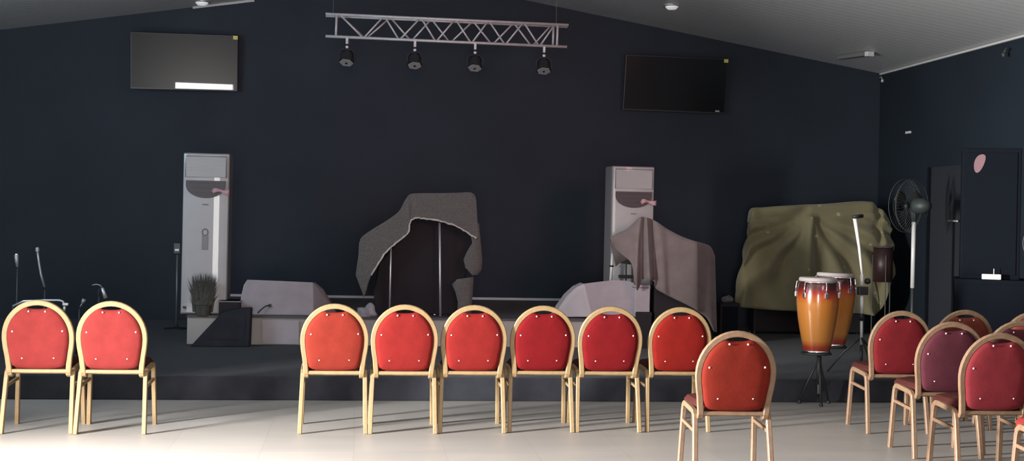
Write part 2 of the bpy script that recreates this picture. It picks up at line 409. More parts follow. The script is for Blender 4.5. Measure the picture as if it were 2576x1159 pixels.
# centre pixel, depth found from the rear feet (foot pixel row), turn, colours, label
GL, GC, GR = 'pair of banquet chairs at the left', 'row of six banquet chairs before the stage', 'banquet chairs bunched at the right'
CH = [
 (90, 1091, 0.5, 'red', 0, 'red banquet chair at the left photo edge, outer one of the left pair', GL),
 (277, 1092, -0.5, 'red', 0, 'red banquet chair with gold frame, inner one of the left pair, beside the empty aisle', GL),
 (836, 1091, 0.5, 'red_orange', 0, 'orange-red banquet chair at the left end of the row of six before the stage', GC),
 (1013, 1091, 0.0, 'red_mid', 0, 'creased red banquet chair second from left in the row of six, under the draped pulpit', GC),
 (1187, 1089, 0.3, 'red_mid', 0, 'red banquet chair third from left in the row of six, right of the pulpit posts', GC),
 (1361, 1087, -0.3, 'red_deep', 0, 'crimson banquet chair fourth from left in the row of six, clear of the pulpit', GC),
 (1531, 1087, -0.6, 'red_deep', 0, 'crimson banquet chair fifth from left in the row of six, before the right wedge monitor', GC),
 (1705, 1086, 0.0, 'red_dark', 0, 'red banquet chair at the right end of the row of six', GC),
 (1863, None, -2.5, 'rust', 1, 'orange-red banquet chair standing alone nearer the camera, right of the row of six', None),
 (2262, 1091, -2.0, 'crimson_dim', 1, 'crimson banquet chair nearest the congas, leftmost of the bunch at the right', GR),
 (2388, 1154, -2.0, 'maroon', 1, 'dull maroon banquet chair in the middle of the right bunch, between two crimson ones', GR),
 (2522, None, -1.5, 'crimson_pale_shaded', 1, 'large crimson banquet chair cut by the photo edge, in front of the maroon one', GR),
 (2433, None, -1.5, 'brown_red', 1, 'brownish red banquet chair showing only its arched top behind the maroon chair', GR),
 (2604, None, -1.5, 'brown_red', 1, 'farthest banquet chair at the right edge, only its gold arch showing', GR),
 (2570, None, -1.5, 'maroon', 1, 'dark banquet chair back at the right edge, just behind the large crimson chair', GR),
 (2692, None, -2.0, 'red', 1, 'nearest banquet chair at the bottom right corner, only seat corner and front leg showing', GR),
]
TOPS = {1863: 833, 2522: 838, 2433: 780, 2604: 785, 2570: 808}
proto = make_chair()
chairs = []
for i, (px, fy, turn, c, shaded, label, grp) in enumerate(CH):
    o = proto if i == 0 else copy_tree(proto)
    if fy: p = at(px, fy, z=0); loc = (p.x, p.y - REAR, 0)
    elif px in TOPS:
        p = at(px, TOPS[px], z=.92); loc = (p.x, p.y + .27, 0)
    else:
        p = at(px, 1085, z=.44); loc = (p.x, p.y, 0)
    o.location = loc; o.rotation_euler = (0, 0, math.radians(turn))
    o['label'] = label
    if grp: o['group'] = grp
    elif 'group' in o: del o['group']
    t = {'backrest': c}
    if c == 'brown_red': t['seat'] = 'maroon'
    if shaded: t.update(gold2)
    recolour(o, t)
    chairs.append(o)
chairs[-1].children
for ch in chairs[-1].children:
    if ch.name.startswith('seat') and not ch.name.startswith('seat_b'): ch.material_slots[0].link = 'OBJECT'; ch.material_slots[0].material = M['red']

# ------------------------------------------------------------------ floor-standing air conditioners
def make_ac():
    W, D, H = 0.47, 0.34, 1.66
    root = thing('air_conditioner', 'ac', 'air conditioner', (0, 0, 0))
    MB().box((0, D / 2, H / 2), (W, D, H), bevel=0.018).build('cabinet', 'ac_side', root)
    # slightly bowed front panel
    mb = MB(); n = 16; fr = []; bk = []
    rows = []
    for k in range(n + 1):
        x = -W / 2 + .012 + (W - .024) * k / n; y = -.016 - .022 * math.cos(PI * (k / n - .5)) ** .8
        rows.append((x, y))
    pts = [(x, y, .015) for x, y in rows] + [(W / 2 - .012, .004, .015), (-W / 2 + .012, .004, .015)]
    mb.poly(pts, (0, 0, H - .03))
    MB.build(mb, 'front_panel', 'ac', root, smooth=False)
    yf = -.041
    def g(u, z): return ((u) * W, yf, z)
    # top frame, louvre, outlet
    MB().tube([(-.205, yf, 1.405), (-.205, yf, 1.625), (.205, yf, 1.625), (.205, yf, 1.405)], .0045, 6).build('louvre_seam', 'ac_line', root)
    mb = MB().box((0, yf - .002, 1.51), (.40, .012, .20), bevel=.004)
    for k in range(9): mb.box((0, yf - .009, 1.425 + .0215 * k), (.385, .006, .006))
    mb.build('louvre', 'ac_grille', root)
    out = [(-.200, 1.375)] + [(.200 * math.cos(a) * (1 if True else 1), 1.325 + .13 * math.sin(a)) for a in [PI + PI * i / 16 for i in range(17)]] + [(.200, 1.375)]
    ou = MB().poly([(x, yf - .004, z) for x, z in out], (0, .012, 0)).build('air_outlet', 'ac_dark', root)
    for z in (1.35, 1.30, 1.255): MB().box((0, yf - .006, z), (.34 - (1.35 - z) * 1.2, .006, .006)).build('vane', 'bezel', ou)
    MB().box((0, yf - .004, 1.13), (.06, .006, .010)).build('name_strip', 'ac_line', root)
    kn = MB(); kn.tube([(.003 + .028 * math.cos(a), yf - .004, .845 + .034 * math.sin(a)) for a in [2 * PI * i / 20 for i in range(20)]], .0055, 6, closed=True).build('dial_ring', 'ac_line', root)
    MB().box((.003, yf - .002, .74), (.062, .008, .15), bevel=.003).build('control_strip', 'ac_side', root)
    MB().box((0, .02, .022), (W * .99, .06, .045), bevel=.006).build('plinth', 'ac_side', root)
    for s in (-1, 1): MB().box((s * .19, yf + .002, .07), (.03, .02, .018)).build('foot_catch', 'black', root)
    return root
AC1 = make_ac()
yac = YT + .17
b = at(509, 792, Y=yac)
AC1.location = (at(512, 790, Y=yac).x, yac, ZT)
sc = (at(525, 385, Y=yac).z - ZT) / 1.66
AC1.scale = (1, 1, sc)
AC1['label'] = 'tall pale floor-standing air conditioner left of the stage, fully in view'
AC1['group'] = 'floor-standing air conditioners'
AC2 = copy_tree(AC1)
AC2.location = (at(1590, 600, Y=yac + .55).x, yac + .55, ZT); AC2.scale = (1.035, 1, (at(1595, 418, Y=yac + .55).z - ZT) / 1.66)
AC2.rotation_euler = (0, 0, math.radians(2))
AC2['label'] = 'tall pale floor-standing air conditioner at right, its lower half hidden by a draped cloth'
for ac, (u, v) in ((AC1, (556, 481)), (AC2, (1632, 508))):
    p = at(u, v, Y=ac.location.y - .06)
    rb = thing('ribbon', 'r', 'ribbon', p)
    pts = [[(-.085 + .17 * k / 8, -.012 * math.sin(k * 1.1), dz * (.75 + .25 * math.cos(k * .8)) + .012 * math.sin(k * .7)) for k in range(9)] for dz in (-.028, -.01, .01, .028)]
    MB().grid(pts).build('ribbon_tail', 'pink', rb, smooth=True, solid=.004)
    MB().lathe([(0, -.012), (.008, -.008), (.011, 0), (.008, .008), (0, .012)], (-.085, 0, 0), 10).build('knot', 'pink', rb, smooth=True)
    rb['label'] = 'short pink ribbon at the dark outlet of the left air conditioner' if ac is AC1 else 'short pink ribbon at the dark outlet of the right, half hidden air conditioner'
    rb['group'] = 'pink ribbons on the air conditioners'

# ------------------------------------------------------------------ wall televisions
def make_tv(px0, py0, px1, py1, tilt, roll, label, yaw=0.0, scr='screen'):
    Y = YW - (.22 if yaw else .14)
    a, b2 = at(px0, py0, Y=Y), at(px1, py1, Y=Y)
    c = (a + b2) / 2; W = abs(b2.x - a.x); H = abs(a.z - b2.z)
    root = thing('wall_television', label, 'television', c, 0, 'wall televisions above the stage')
    root.rotation_euler = (math.radians(tilt), math.radians(roll), math.radians(yaw))
    bz = MB().box((0, 0.018, 0), (W, .036, H), bevel=.006).build('bezel', 'bezel', root)
    MB().box((0, -.002, 0.004), (W - .024, .008, H - .032)).build('screen', scr, root)
    MB().box((0, .085, 0), (.40, .10, .30)).build('wall_bracket', 'black', root)
    MB().box((W / 2 - .03, -.008, H / 2 - .028), (.055, .006, .045)).build('sticker', 'yellow', root)
    return root, W, H
tv1, W1, H1 = make_tv(331, 80, 596, 231, 3.70, -0.9, 'wall television at upper left, a bright reflection along its bottom edge', 5.9)
tv2, W2, H2 = make_tv(1572, 138, 1826, 286, 9.0, 0.4, 'dark wall television at upper right, below the sloping ceiling', 0, 'screen_dark')
MB().box((W2 / 2 - .10, -.006, -H2 / 2 + .035), (.055, .006, .018)).build('logo_plate', 'silver', tv2)

# ------------------------------------------------------------------ lighting truss and lamps
Yt = 14.3
def tpt(x, y, dy=0): 
    p = at(x, y, Y=Yt); p.y += dy; return p
truss = thing('lighting_truss', 'silver lattice lighting truss hung above the stage', 'truss', tpt(1123, 77))
T0 = truss.location.copy()
def tb(name, a, b2, r, dy, m='alu'):
    p, q = tpt(*a, dy) - T0, tpt(*b2, dy) - T0
    return MB().tube([p, q], r, 8).build(name, m, truss, smooth=True)
for dy in (0, .07):
    k = 0 if dy == 0 else 2
    tb('chord', (819, 35 + k), (1430, 63 + k), .0165, dy); tb('chord', (819, 91 - k), (1426, 118 - k), .0165, dy)
def chord_y(x, top): return (35 + (x - 819) * 28 / 611) if top else (91 + (x - 819) * 27 / 607)
A = [(854, 1), (914, 0), (966, 1), (1005, 0), (1058, 1), (1097, 0), (1145, 1), (1186, 0), (1229, 1), (1271, 0), (1317, 1), (1357, 0), (1397, 1)]
B = [(856, 1), (920, 0), (982, 1), (1035, 0), (1086, 1), (1134, 0), (1191, 1), (1240, 0), (1294, 1), (1340, 0), (1390, 1)]
for seq, dy in ((A, 0), (B, .07)):
    for (x0, t0), (x1, t1) in zip(seq, seq[1:]):
        s = 1 if x1 > x0 else -1
        tb('diagonal', (x0 + 3, chord_y(x0, t0) + (2 if t0 else -2)), (x1 - 3, chord_y(x1, t1) + (2 if t1 else -2)), .0105, dy)
for x, dy in ((846, 0), (1402, 0), (1394, .07)): tb('upright', (x + 1, chord_y(x, 1)), (x - 1, chord_y(x, 0)), .014, dy)
# drop wires to the roof
for x in (1399, 838):
    p = tpt(x, chord_y(x, 1)); zr = ZA - sr * -0 if p.x < XA else 0
    zc = (ZA + sr * (p.x - XA)) if p.x > XA else (ZA + sl * (p.x - XA))
    w = MB().tube([Vector((0, 0, 0)), Vector((0, 0, zc - p.z))], .004, 6).build('drop_wire', 'wire', truss); w.location = p - T0
def make_par():
    root = thing('stage_lamp', 'lamp', 'stage lamp', (0, 0, 0))
    cl = MB().box((0, 0, -.03), (.03, .05, .075), bevel=.004).build('clamp', 'alu', root)
    MB().lathe([(0, -.018), (.017, -.012), (.02, 0), (.017, .012), (0, .018)], (0, -.01, -.105), 12).build('bolt', 'white', cl, smooth=True)
    MB().tube([(-.095, 0, -.27), (-.095, 0, -.17), (-.05, 0, -.135), (0, 0, -.13), (.05, 0, -.135), (.095, 0, -.17), (.095, 0, -.27)], 0, rect=(.008, .024)).build('yoke', 'black', root)
    R = Matrix.Rotation(math.radians(-25), 3, 'X')     # nose points down and towards the seats
    c = Vector((0, .02, -.20))
    body = MB().lathe([(.035, .06), (.06, .05), (.078, .0), (.080, -.07), (.092, -.08), (.092, -.10), (.083, -.10)], c, 24, R).build('can', 'black', root, smooth=False)
    q = [c + R @ Vector((.086 * math.cos(PI / 3 * k + .2), .086 * math.sin(PI / 3 * k + .2), -.104)) for k in range(6)]
    lens = MB().poly(q, R @ Vector((0, 0, -.006))).build('lens_plate', 'lampface', root)
    MB().lathe([(.014, 0), (.014, -.012), (0, -.012)], c + R @ Vector((0, 0, -.108)), 10, R).build('centre_led', 'black', lens)
    return root
par = make_par()
PL = ['stage lamp at the left end of the truss, its face in shadow', 'second stage lamp from the left under the truss, face turned to the seats',
      'third stage lamp from the left under the truss, dim face', 'stage lamp at the right end of the truss with a dark centre spot']
for i, (x, turn) in enumerate(((874, -14), (1044, 3), (1196, -10), (1369, -4))):
    o = par if i == 0 else copy_tree(par)
    o.location = tpt(x, chord_y(x, 0)) + Vector((0, 0, -.015)); o.rotation_euler = (0, 0, math.radians(turn))
    o.scale = (.92, .92, .92)
    o['label'] = PL[i]; o['group'] = 'stage lamps under the truss'

# ------------------------------------------------------------------ covered wedge monitors on the riser
def z_at(px, py, Y): return at(px, py, Y=Y)
Ym = YT + .14
def wedge(name, label, front, side, back_dy, m1, m2, side_dy):
    """front: outline of the broad face; side: outline of the canted end face (shares an edge)"""
    pts = [at(x, y, Y=Ym) for x, y in front]
    o = at(sum(p[0] for p in front) / len(front), 790, Y=Ym); o.z = ZT
    root = thing(name, label, 'stage monitor', o, 0, 'cloth covered wedge monitors on the riser')
    f = [Vector((p.x, p.y, max(p.z, ZT))) - o for p in pts]
    back = [v + Vector((0, back_dy, 0)) for v in f]
    MB().hull(f + [Vector((v.x * .96, v.y, v.z * .93)) for v in back]).build('cover', m1, root, bevel=.015)
    sp = []
    for i, (x, y) in enumerate(side):
        p = at(x, y, Y=Ym + side_dy[i]); p.z = max(p.z, ZT); sp.append(p - o)
    cen = sum(sp, Vector()) / len(sp)
    inner = [v + Vector((0, .25, 0)) for v in sp]
    MB().hull(sp + inner).build('end_flap', m2, root, bevel=.01)
    return root, o
wl, ol = wedge('wedge_monitor', 'grey cloth-covered wedge monitor on the left of the riser, a cable hanging from it',
      [(605, 795), (603, 774), (606, 745), (613, 716), (622, 703), (700, 706), (788, 710), (790, 795)],
      [(788, 711), (788, 797), (846, 797), (835, 768), (812, 730)], .45, 'cover', 'cover', [0, 0, .30, .28, .18])
# jack and short lead on its face
pj = at(679, 768, Y=Ym - .012) - ol
jk = MB().box(pj, (.03, .024, .03), bevel=.005).build('jack', 'black', wl)
ld = [at(x, y, Y=Ym - .02 - .01 * i) - ol for i, (x, y) in enumerate([(678, 768), (670, 769), (662, 774), (655, 780), (648, 787)])]
MB().tube(ld, .007, 6).build('lead', 'black', jk, smooth=True)
wr, orr = wedge('wedge_monitor', 'grey cloth-covered wedge monitor on the right of the riser, pale rounded left end',
      [(1470, 713), (1510, 708), (1546, 704), (1582, 706), (1595, 712), (1602, 745), (1612, 795), (1490, 795), (1487, 750)],
      [(1470, 713), (1487, 748), (1490, 797), (1392, 797), (1408, 770), (1428, 742), (1450, 722)], .26, 'cover', 'cover_light', [0, 0, 0, .16, .14, .10, .05])

# pale panel low on the riser face under the left monitor
pp = [at(660, 804, Y=YT - .012), at(752, 806, Y=YT - .012), at(752, 866, Y=YT - .012), at(660, 864, Y=YT - .012)]
bd = MB().poly(pp, (0, .012, 0)).build('pale_panel', 'cover_light', origin=pp[3])
tag(bd, 'pale flat panel on the riser front below the left wedge monitor', 'board')

# black wedge and case left of the riser
Yk = YT - .25
kp = [at(478, 866, Y=Yk), at(556, 788, Y=Yk), at(604, 777, Y=Yk), at(631, 776, Y=Yk), at(627, 868, Y=Yk)]
k0 = kp[0].copy(); k0.z = ZS
bw = thing('black_wedge_speaker', 'black wedge speaker with slanted left side standing on the dark carpet left of the riser', 'speaker', k0)
kp[0].z = kp[-1].z = ZS
MB().poly([p - k0 for p in kp], (0, .22, 0)).build('cabinet', 'carpet', bw, bevel=.012)
gp = [at(520, 852, Y=Yk), at(566, 800, Y=Yk), at(618, 792, Y=Yk), at(615, 855, Y=Yk)]
MB().poly([p - k0 + Vector((0, -.006, 0)) for p in gp], (0, .008, 0)).build('grille', 'carpet', bw)
ca, cb = at(551, 756, Y=YT + .03), at(604, 790, Y=YT + .03)
cc = thing('equipment_case', 'small black case standing between the left air conditioner and the left wedge monitor', 'case', ((ca.x + cb.x) / 2, YT + .14, ZT))
ch_ = ca.z - ZT; cw = cb.x - ca.x
MB().box((0, 0, ch_ / 2), (cw, .26, ch_), bevel=.01).build('case_body', 'black_soft', cc)
MB().box((0, 0, ch_ - .006), (cw + .012, .272, .012)).build('case_lid', 'ac_line', cc)

# ornamental dark grass in front of the left air conditioner
g0 = at(510, 790, Y=YT + .035); g0.z = ZT
pl = thing('ornamental_grass', 'dark feathery grass plant standing at the foot of the left air conditioner', 'plant', (g0.x, YT + .04, ZT))
MB().lathe([(.055, 0), (.075, .0), (.088, .10), (.092, .105), (.082, .105), (.07, .09)], (0, 0, 0), 20).build('pot', 'leafy', pl)
mb = MB()
for k in range(700):
    a = random.uniform(0, 2 * PI); r0 = random.uniform(0, .10); h = random.uniform(.20, .46) * (1 - r0 * 1.0); fan = random.uniform(.0, .09)
    x0, y0 = r0 * math.cos(a), r0 * .25 * math.sin(a)
    x1, y1 = x0 + fan * math.cos(a), y0 + fan * .2 * math.sin(a)
    b0 = mb.bm.verts.new((x0 - .005, y0, .03)); b1 = mb.bm.verts.new((x0 + .005, y0, .03))
    m0 = mb.bm.verts.new((x0 * .8 + x1 * .2 - .0045, y0 * .8 + y1 * .2, h * .6)); m1 = mb.bm.verts.new((x0 * .8 + x1 * .2 + .0045, y0 * .8 + y1 * .2, h * .6))
    t = mb.bm.verts.new((x1, y1, h))
    mb.bm.faces.new((b0, b1, m1, m0)); mb.bm.faces.new((m0, m1, t))
o = mb.build('grass_blades', 'leafy', pl)

# ------------------------------------------------------------------ draped pulpit
Yp = YT + .22
p0 = at(1050, 794, Y=Yp); p0.z = ZT
pul = thing('pulpit', 'dark pulpit with two thin metal posts under a grey towel, centre of the riser', 'lectern', (p0.x, Yp, ZT))
P0 = Vector((p0.x, Yp, ZT))
def pf(x, y, dy=0):
    p = at(x, y, Y=Yp + dy); p.z = max(p.z, ZT); return p - P0
body = [pf(948, 794, .12), pf(940, 740, .12), pf(955, 660, .12), pf(1010, 600, .12), pf(1040, 520, .12), pf(1185, 515, .12), pf(1192, 610, .12), pf(1170, 700, .12), pf(1168, 794, .12)]
MB().poly(body, (0, .28, 0)).build('body', 'black_soft', pul, bevel=.01)
for x0_, y0_, x1_, m in ((984, 600, 980, 'silver'), (1106, 560, 1108, 'silver')):
    q = MB().tube([pf(x1_, 796), pf((x0_ + x1_) / 2, 700), pf(x0_, y0_)], .0105 if x0_ < 1000 else .013, 10).build('post', m, pul, smooth=True)
MB().box(pf(1050, 790, .2) * 1 + Vector((0, 0, .0)), (.62, .40, .03), bevel=.006).build('base', 'black_soft', pul)
pr = pf(1093, 797); MB().lathe([(0, 0), (.018, .0), (.014, .014), (0, .018)], (pr.x, -.02, .012), 12).build('stud', 'chrome', pul, smooth=True)

def cloth_from_columns(name, label, cat, cols, Y, depth, m, top_dy, drop=.22, k=5, nrow=12, fold=None, thick=.008, extra=None, hem=None, jag=0):
    """cols: ((top x, top y), (hem x, hem y)) pixel columns at depth Y; the sheet goes over the top and down the back"""
    tops = lerp_cols([at(t[0], t[1], Y=Y + (top_dy[i] if isinstance(top_dy, list) else top_dy)) for i, (t, h) in enumerate(cols)], k)
    hems = lerp_cols([at(h[0], h[1], Y=Y + (top_dy[i] if isinstance(top_dy, list) else top_dy) - .04) for i, (t, h) in enumerate(cols)], k)
    org = Vector(((tops[0].x + tops[-1].x) / 2, Y, min(h.z for h in hems)))
    rows = []
    n = len(tops)
    for i in range(nrow + 1):
        t = i / nrow; r = []
        for j in range(n):
            p = tops[j].lerp(hems[j], t)
            s = j / (n - 1)
            if fold: p = p + Vector((0, fold(s, t), 0))
            if jag: p = p + Vector((0, random.uniform(-jag, jag) * .6, random.uniform(-jag, jag) * (1 if i == nrow else .5)))
            r.append(p - org)
        rows.append(r)
    back = []
    for d, dz in ((depth * .5, .006), (depth, -.01), (depth + .02, -drop * .5), (depth + .03, -drop)):
        back.insert(0, [Vector(((tops[j].x - org.x) * (1 - .14 * min(1, d / depth) * (.4 + abs(dz) / drop)), tops[j].y - org.y + d, tops[j].z - org.z + dz)) for j in range(n)])
    mb = MB().grid(back + rows)
    if extra:
        for quad in extra: mb.grid([[p - org for p in r] for r in quad])
    o = mb.build(name, m, None, smooth=True, solid=thick)
    o.location = org
    tag(o, label, cat)
    if hem:
        pts = [rows[-1][j] + Vector((0, -.006, random.uniform(-.004, .004))) for j in range(int(n * hem[0]), int(n * hem[1]))]
        rr = [random.uniform(.007, .0125) for _ in pts]
        MB().tube(pts, rr, 7).build('hem', 'hem', o, smooth=True)
    return o
pc = [((895, 692), (916, 748)), ((902, 645), (931, 699)), ((907, 602), (946, 672)), ((935, 579), (966, 640)), ((970, 558), (990, 616)), ((1003, 534), (1015, 597)),
      ((1019, 507), (1028, 582)), ((1031, 491), (1031, 561)), ((1045, 488), (1042, 549)), ((1075, 487), (1065, 549)), ((1110, 487), (1110, 557)), ((1160, 486), (1152, 570)), ((1189, 486), (1184, 590)), ((1198, 505), (1204, 603))]
Yc = Yp - .03
strip = []
for rws in (((1183, 588), (1204, 560)), ((1188, 610), (1208, 600)), ((1176, 630), (1211, 630)), ((1166, 652), (1213, 655)), ((1170, 672), (1211, 678)), ((1188, 692), (1203, 690))):
    a, b2 = at(*rws[0], Y=Yc - .02), at(*rws[1], Y=Yc + .02)
    strip.append([a.lerp(b2, t) + Vector((0, -.02 * math.sin(PI * t), 0)) for t in (0, .25, .5, .75, 1)])
low = []
for rws in (((1150, 702), (1191, 696)), ((1137, 715), (1190, 715)), ((1146, 735), (1189, 735)), ((1152, 760), (1187, 760)), ((1150, 790), (1185, 790))):
    a, b2 = at(*rws[0], Y=Yc + .05), at(*rws[1], Y=Yc + .06)
    low.append([a.lerp(b2, t) + Vector((0, -.02 * math.sin(PI * t), 0)) for t in (0, .25, .5, .75, 1)])
cloth_from_columns('towel', 'rough grey towel draped over the pulpit with a pale frayed lower edge', 'cloth', pc, Yc, .42, 'towel', [.0] * 14, drop=.25,
                   fold=lambda s, t: .008 * math.sin(s * 34 + t * 2) * t - .015 * math.exp(-((s - .52) / .02) ** 2), extra=[strip, low], hem=(.10, .97), jag=.004)
# crumpled cloth at the pulpit foot
rk = at(925, 792, Y=Yp - .05); mb = MB()
bmesh.ops.create_icosphere(mb.bm, subdivisions=3, radius=1)
for v in mb.bm.verts:
    n_ = 1 + .18 * math.sin(v.co.x * 5 + v.co.y * 3) + .14 * math.sin(v.co.z * 7 + v.co.x * 2)
    v.co = Vector((v.co.x * .10 * n_, v.co.y * .08 * n_, max(-.02, v.co.z * .10 * n_)))
o = mb.build('crumpled_cloth', 'cover', None, smooth=True); o.location = (rk.x, Yp - .10, ZT + .02)
tag(o, 'crumpled grey cloth lying on the riser at the left foot of the pulpit', 'cloth')

# ------------------------------------------------------------------ draped gear before the right air conditioner
Yd = YT - .05
rc = [((1536, 601), (1540, 616)), ((1555, 589), (1562, 637)), ((1578, 579), (1588, 662)), ((1600, 560), (1594, 702)), ((1612, 549), (1605, 731)), ((1619, 547), (1614, 704)),
      ((1627, 548), (1632, 704)), ((1637, 551), (1644, 707)), ((1652, 558), (1655, 728)), ((1680, 577), (1690, 748)), ((1715, 595), (1725, 765)), ((1748, 607), (1753, 780)), ((1758, 609), (1762, 786)), ((1774, 614), (1778, 800)), ((1788, 622), (1794, 830)), ((1798, 645), (1804, 835))]
rdy = [.06, .04, .02, 0, -.02, .03, -.03, .05, -.01, 0, 0, .0, .03, .12, .18, .22]
def rf(s, t): return .02 * t * math.sin(s * 26) + (.035 * math.sin(s * 75) * t if .2 < s < .6 else 0)
dr = cloth_from_columns('draped_cloth', 'taupe grey cloth hanging in folds from a peak before the right air conditioner', 'cloth', rc, Yd, .24, 'drape', rdy, drop=.3, fold=rf, k=6, nrow=16)
# what it covers: a black keyboard case on end, a pale box, a stand pole
def simple_box(name, label, cat, px0, py0, px1, base, Y, depth, m, m2=None):
    a, b2 = at(px0, py0, Y=Y), at(px1, py0, Y=Y)
    root = thing(name, label, cat, ((a.x + b2.x) / 2, Y + depth / 2, base))
    h = a.z - base; w = b2.x - a.x
    MB().box((0, 0, h / 2), (w, depth, h), bevel=.008).build('case_body', m, root)
    MB().box((0, 0, h - .03), (w + .008, depth + .008, .012)).build('lid_band', m2 or m, root)
    return root
simple_box('instrument_case', 'black instrument case under the right end of the draped grey cloth', 'case', 1648, 700, 1758, ZS, Yd + .06, .22, 'black_soft')
simple_box('pale_carton', 'pale grey carton under the tip of the draped grey cloth', 'carton', 1598, 716, 1636, ZS + .33, Yd + .05, .20, 'cover', 'ac_line')
simple_box('black_crate', 'black crate carrying the pale carton beside the right wedge monitor', 'crate', 1600, 784, 1640, ZS, Yd + .03, .24, 'black_soft')
Yst = YT + .53
pt = at(1540, 637, Y=Yst); pb = at(1535, 708, Y=Yst)
st = thing('chrome_stand', 'bright metal pole beside the left edge of the draped grey cloth', 'stand', (pb.x, Yst, ZT))
MB().tube([(0, 0, .012), (.005, 0, pb.z - ZT)], .012, 10).build('lower_pole', 'black', st, smooth=True)
MB().tube([(.005, 0, pb.z - ZT), (pt.x - pb.x + .005, 0, pt.z - ZT)], .017, 12).build('upper_pole', 'pale_metal', st, smooth=True)
q = (pb.z - ZT) + .55 * (pt.z - pb.z)
MB().box((.012, 0, q), (.045, .045, .02), bevel=.004).build('clutch', 'black', st)
MB().lathe([(.08, 0), (.08, .008), (.03, .02), (.012, .03)], (0, 0, 0), 24).build('base', 'black', st)
# keyboard-like black shapes beside it
for (x0, y0, x1, y1, lab, nm) in ((1558, 640, 1596, 664, 'small black mixer peeping out under the left flap of the draped cloth', 'mixer'),):
    a, b2 = at(x0, y0, Y=YT + .56), at(x1, y1, Y=YT + .56)
    r = thing(nm, lab, 'mixer', ((a.x + b2.x) / 2, YT + .58, ZT))
    MB().box((0, 0, (a.z + b2.z) / 2 - ZT), (b2.x - a.x, .06, a.z - b2.z), Matrix.Rotation(.12, 3, 'Y'), bevel=.006).build('mixer_body', 'black', r)
    h = b2.z - ZT
    MB().tube([(0, 0.01, .0), (0, .01, h + .02)], .010, 8).build('support', 'black', r)
    MB().box((0, .0, h - .14), (.17, .05, .035), bevel=.006).build('tray', 'black', r)
    MB().box((0, 0.01, .01), (.18, .07, .02), bevel=.004).build('foot', 'black', r)

# ------------------------------------------------------------------ green covered equipment
Yg = 14.9
gt = [((1886, 560), (1842, 752)), ((1889, 535), (1850, 768)), ((1896, 525), (1872, 772)), ((1925, 523), (1905, 776)), ((1962, 520), (1950, 778)), ((2000, 518), (1990, 780)), ((2035, 516), (2030, 782)),
      ((2070, 515), (2072, 780)), ((2105, 513), (2112, 784)), ((2140, 510), (2150, 786)), ((2170, 508), (2178, 790)), ((2196, 509), (2196, 792)), ((2206, 522), (2208, 780)), ((2222, 530), (2226, 730)), ((2240, 560), (2243, 690))]
gdy = [.10, .04, 0, 0, 0, 0, 0, 0, 0, 0, 0, .0, .08, .02, .12]
def gf(s, t):
    d = .025 * math.sin(s * 40 + 1.5 * math.sin(t * 3)) * t
    # folds radiating from the pinned point
    ax, ay = .43, .10
    u, v = (s - ax) * 1.35, t - ay
    ang = math.atan2(u, max(v, .001)); rad = math.hypot(u, v)
    if v > 0: d += -.055 * math.exp(-(u / (.03 + .10 * v)) ** 2) + .045 * math.sin(ang * 15) * min(1, rad * 2.2) * math.exp(-rad * .6)
    # swags left of it
    if u < 0 and -.42 < u: d += .035 * math.sin((v + .9 * (u + .17) ** 2 * 6) * 20) * math.exp(-((u + .17) / .13) ** 2) * math.exp(-v * 1.6)
    return 1.7 * d - .10 * t
cloth_from_columns('green_cover', 'olive green cloth draped over equipment at the right of the stage', 'cloth', gt, Yg, .28, 'green', gdy, drop=.35, fold=gf, k=7, nrow=34)
gz = at(1900, 560, Y=Yg).z
eq = thing('covered_rack', 'black equipment rack under the olive green cloth', 'rack', (at(2040, 700, Y=Yg).x, Yg + .17, ZS))
xa, xb = at(1900, 700, Y=Yg).x - eq.location.x, at(2185, 700, Y=Yg).x - eq.location.x
zt = at(2035, 516, Y=Yg).z - ZS - .05
MB().box(((xa + xb) / 2, 0, zt - .02), (xb - xa, .20, .03)).build('shelf_board', 'black_soft', eq)
MB().box(((xa + xb) / 2, .0, zt * .40), (xb - xa - .02, .20, zt * .76), bevel=.01).build('amplifier', 'black_soft', eq)
for x in (xa + .03, xb - .03):
    for y in (-.085, .085): MB().tube([(x, y, 0), (x, y, zt - .03)], .016, 8).build('leg', 'black', eq)
# floor tom at its right end
tp_ = at(2212, 620, Y=Yg - .1)
tm = thing('floor_tom', 'dark maroon sparkle drum by the right end of the olive green cloth', 'drum', (tp_.x, Yg - .22, ZS))
ht = tp_.z - ZS
MB().lathe([(.115, ht - .42), (.115, ht)], (0, 0, 0), 28).build('shell', 'tom', tm, smooth=True)
MB().tube([(.118 * math.cos(a), .118 * math.sin(a), ht) for a in [2 * PI * i / 28 for i in range(28)]], .009, 6, closed=True).build('hoop', 'wire', tm)
for k in range(3):
    a = 2 * PI * k / 3 + .4
    MB().tube([(.125 * math.cos(a), .125 * math.sin(a), 0), (.122 * math.cos(a), .122 * math.sin(a), ht - .1)], .007, 6).build('leg', 'wire', tm)
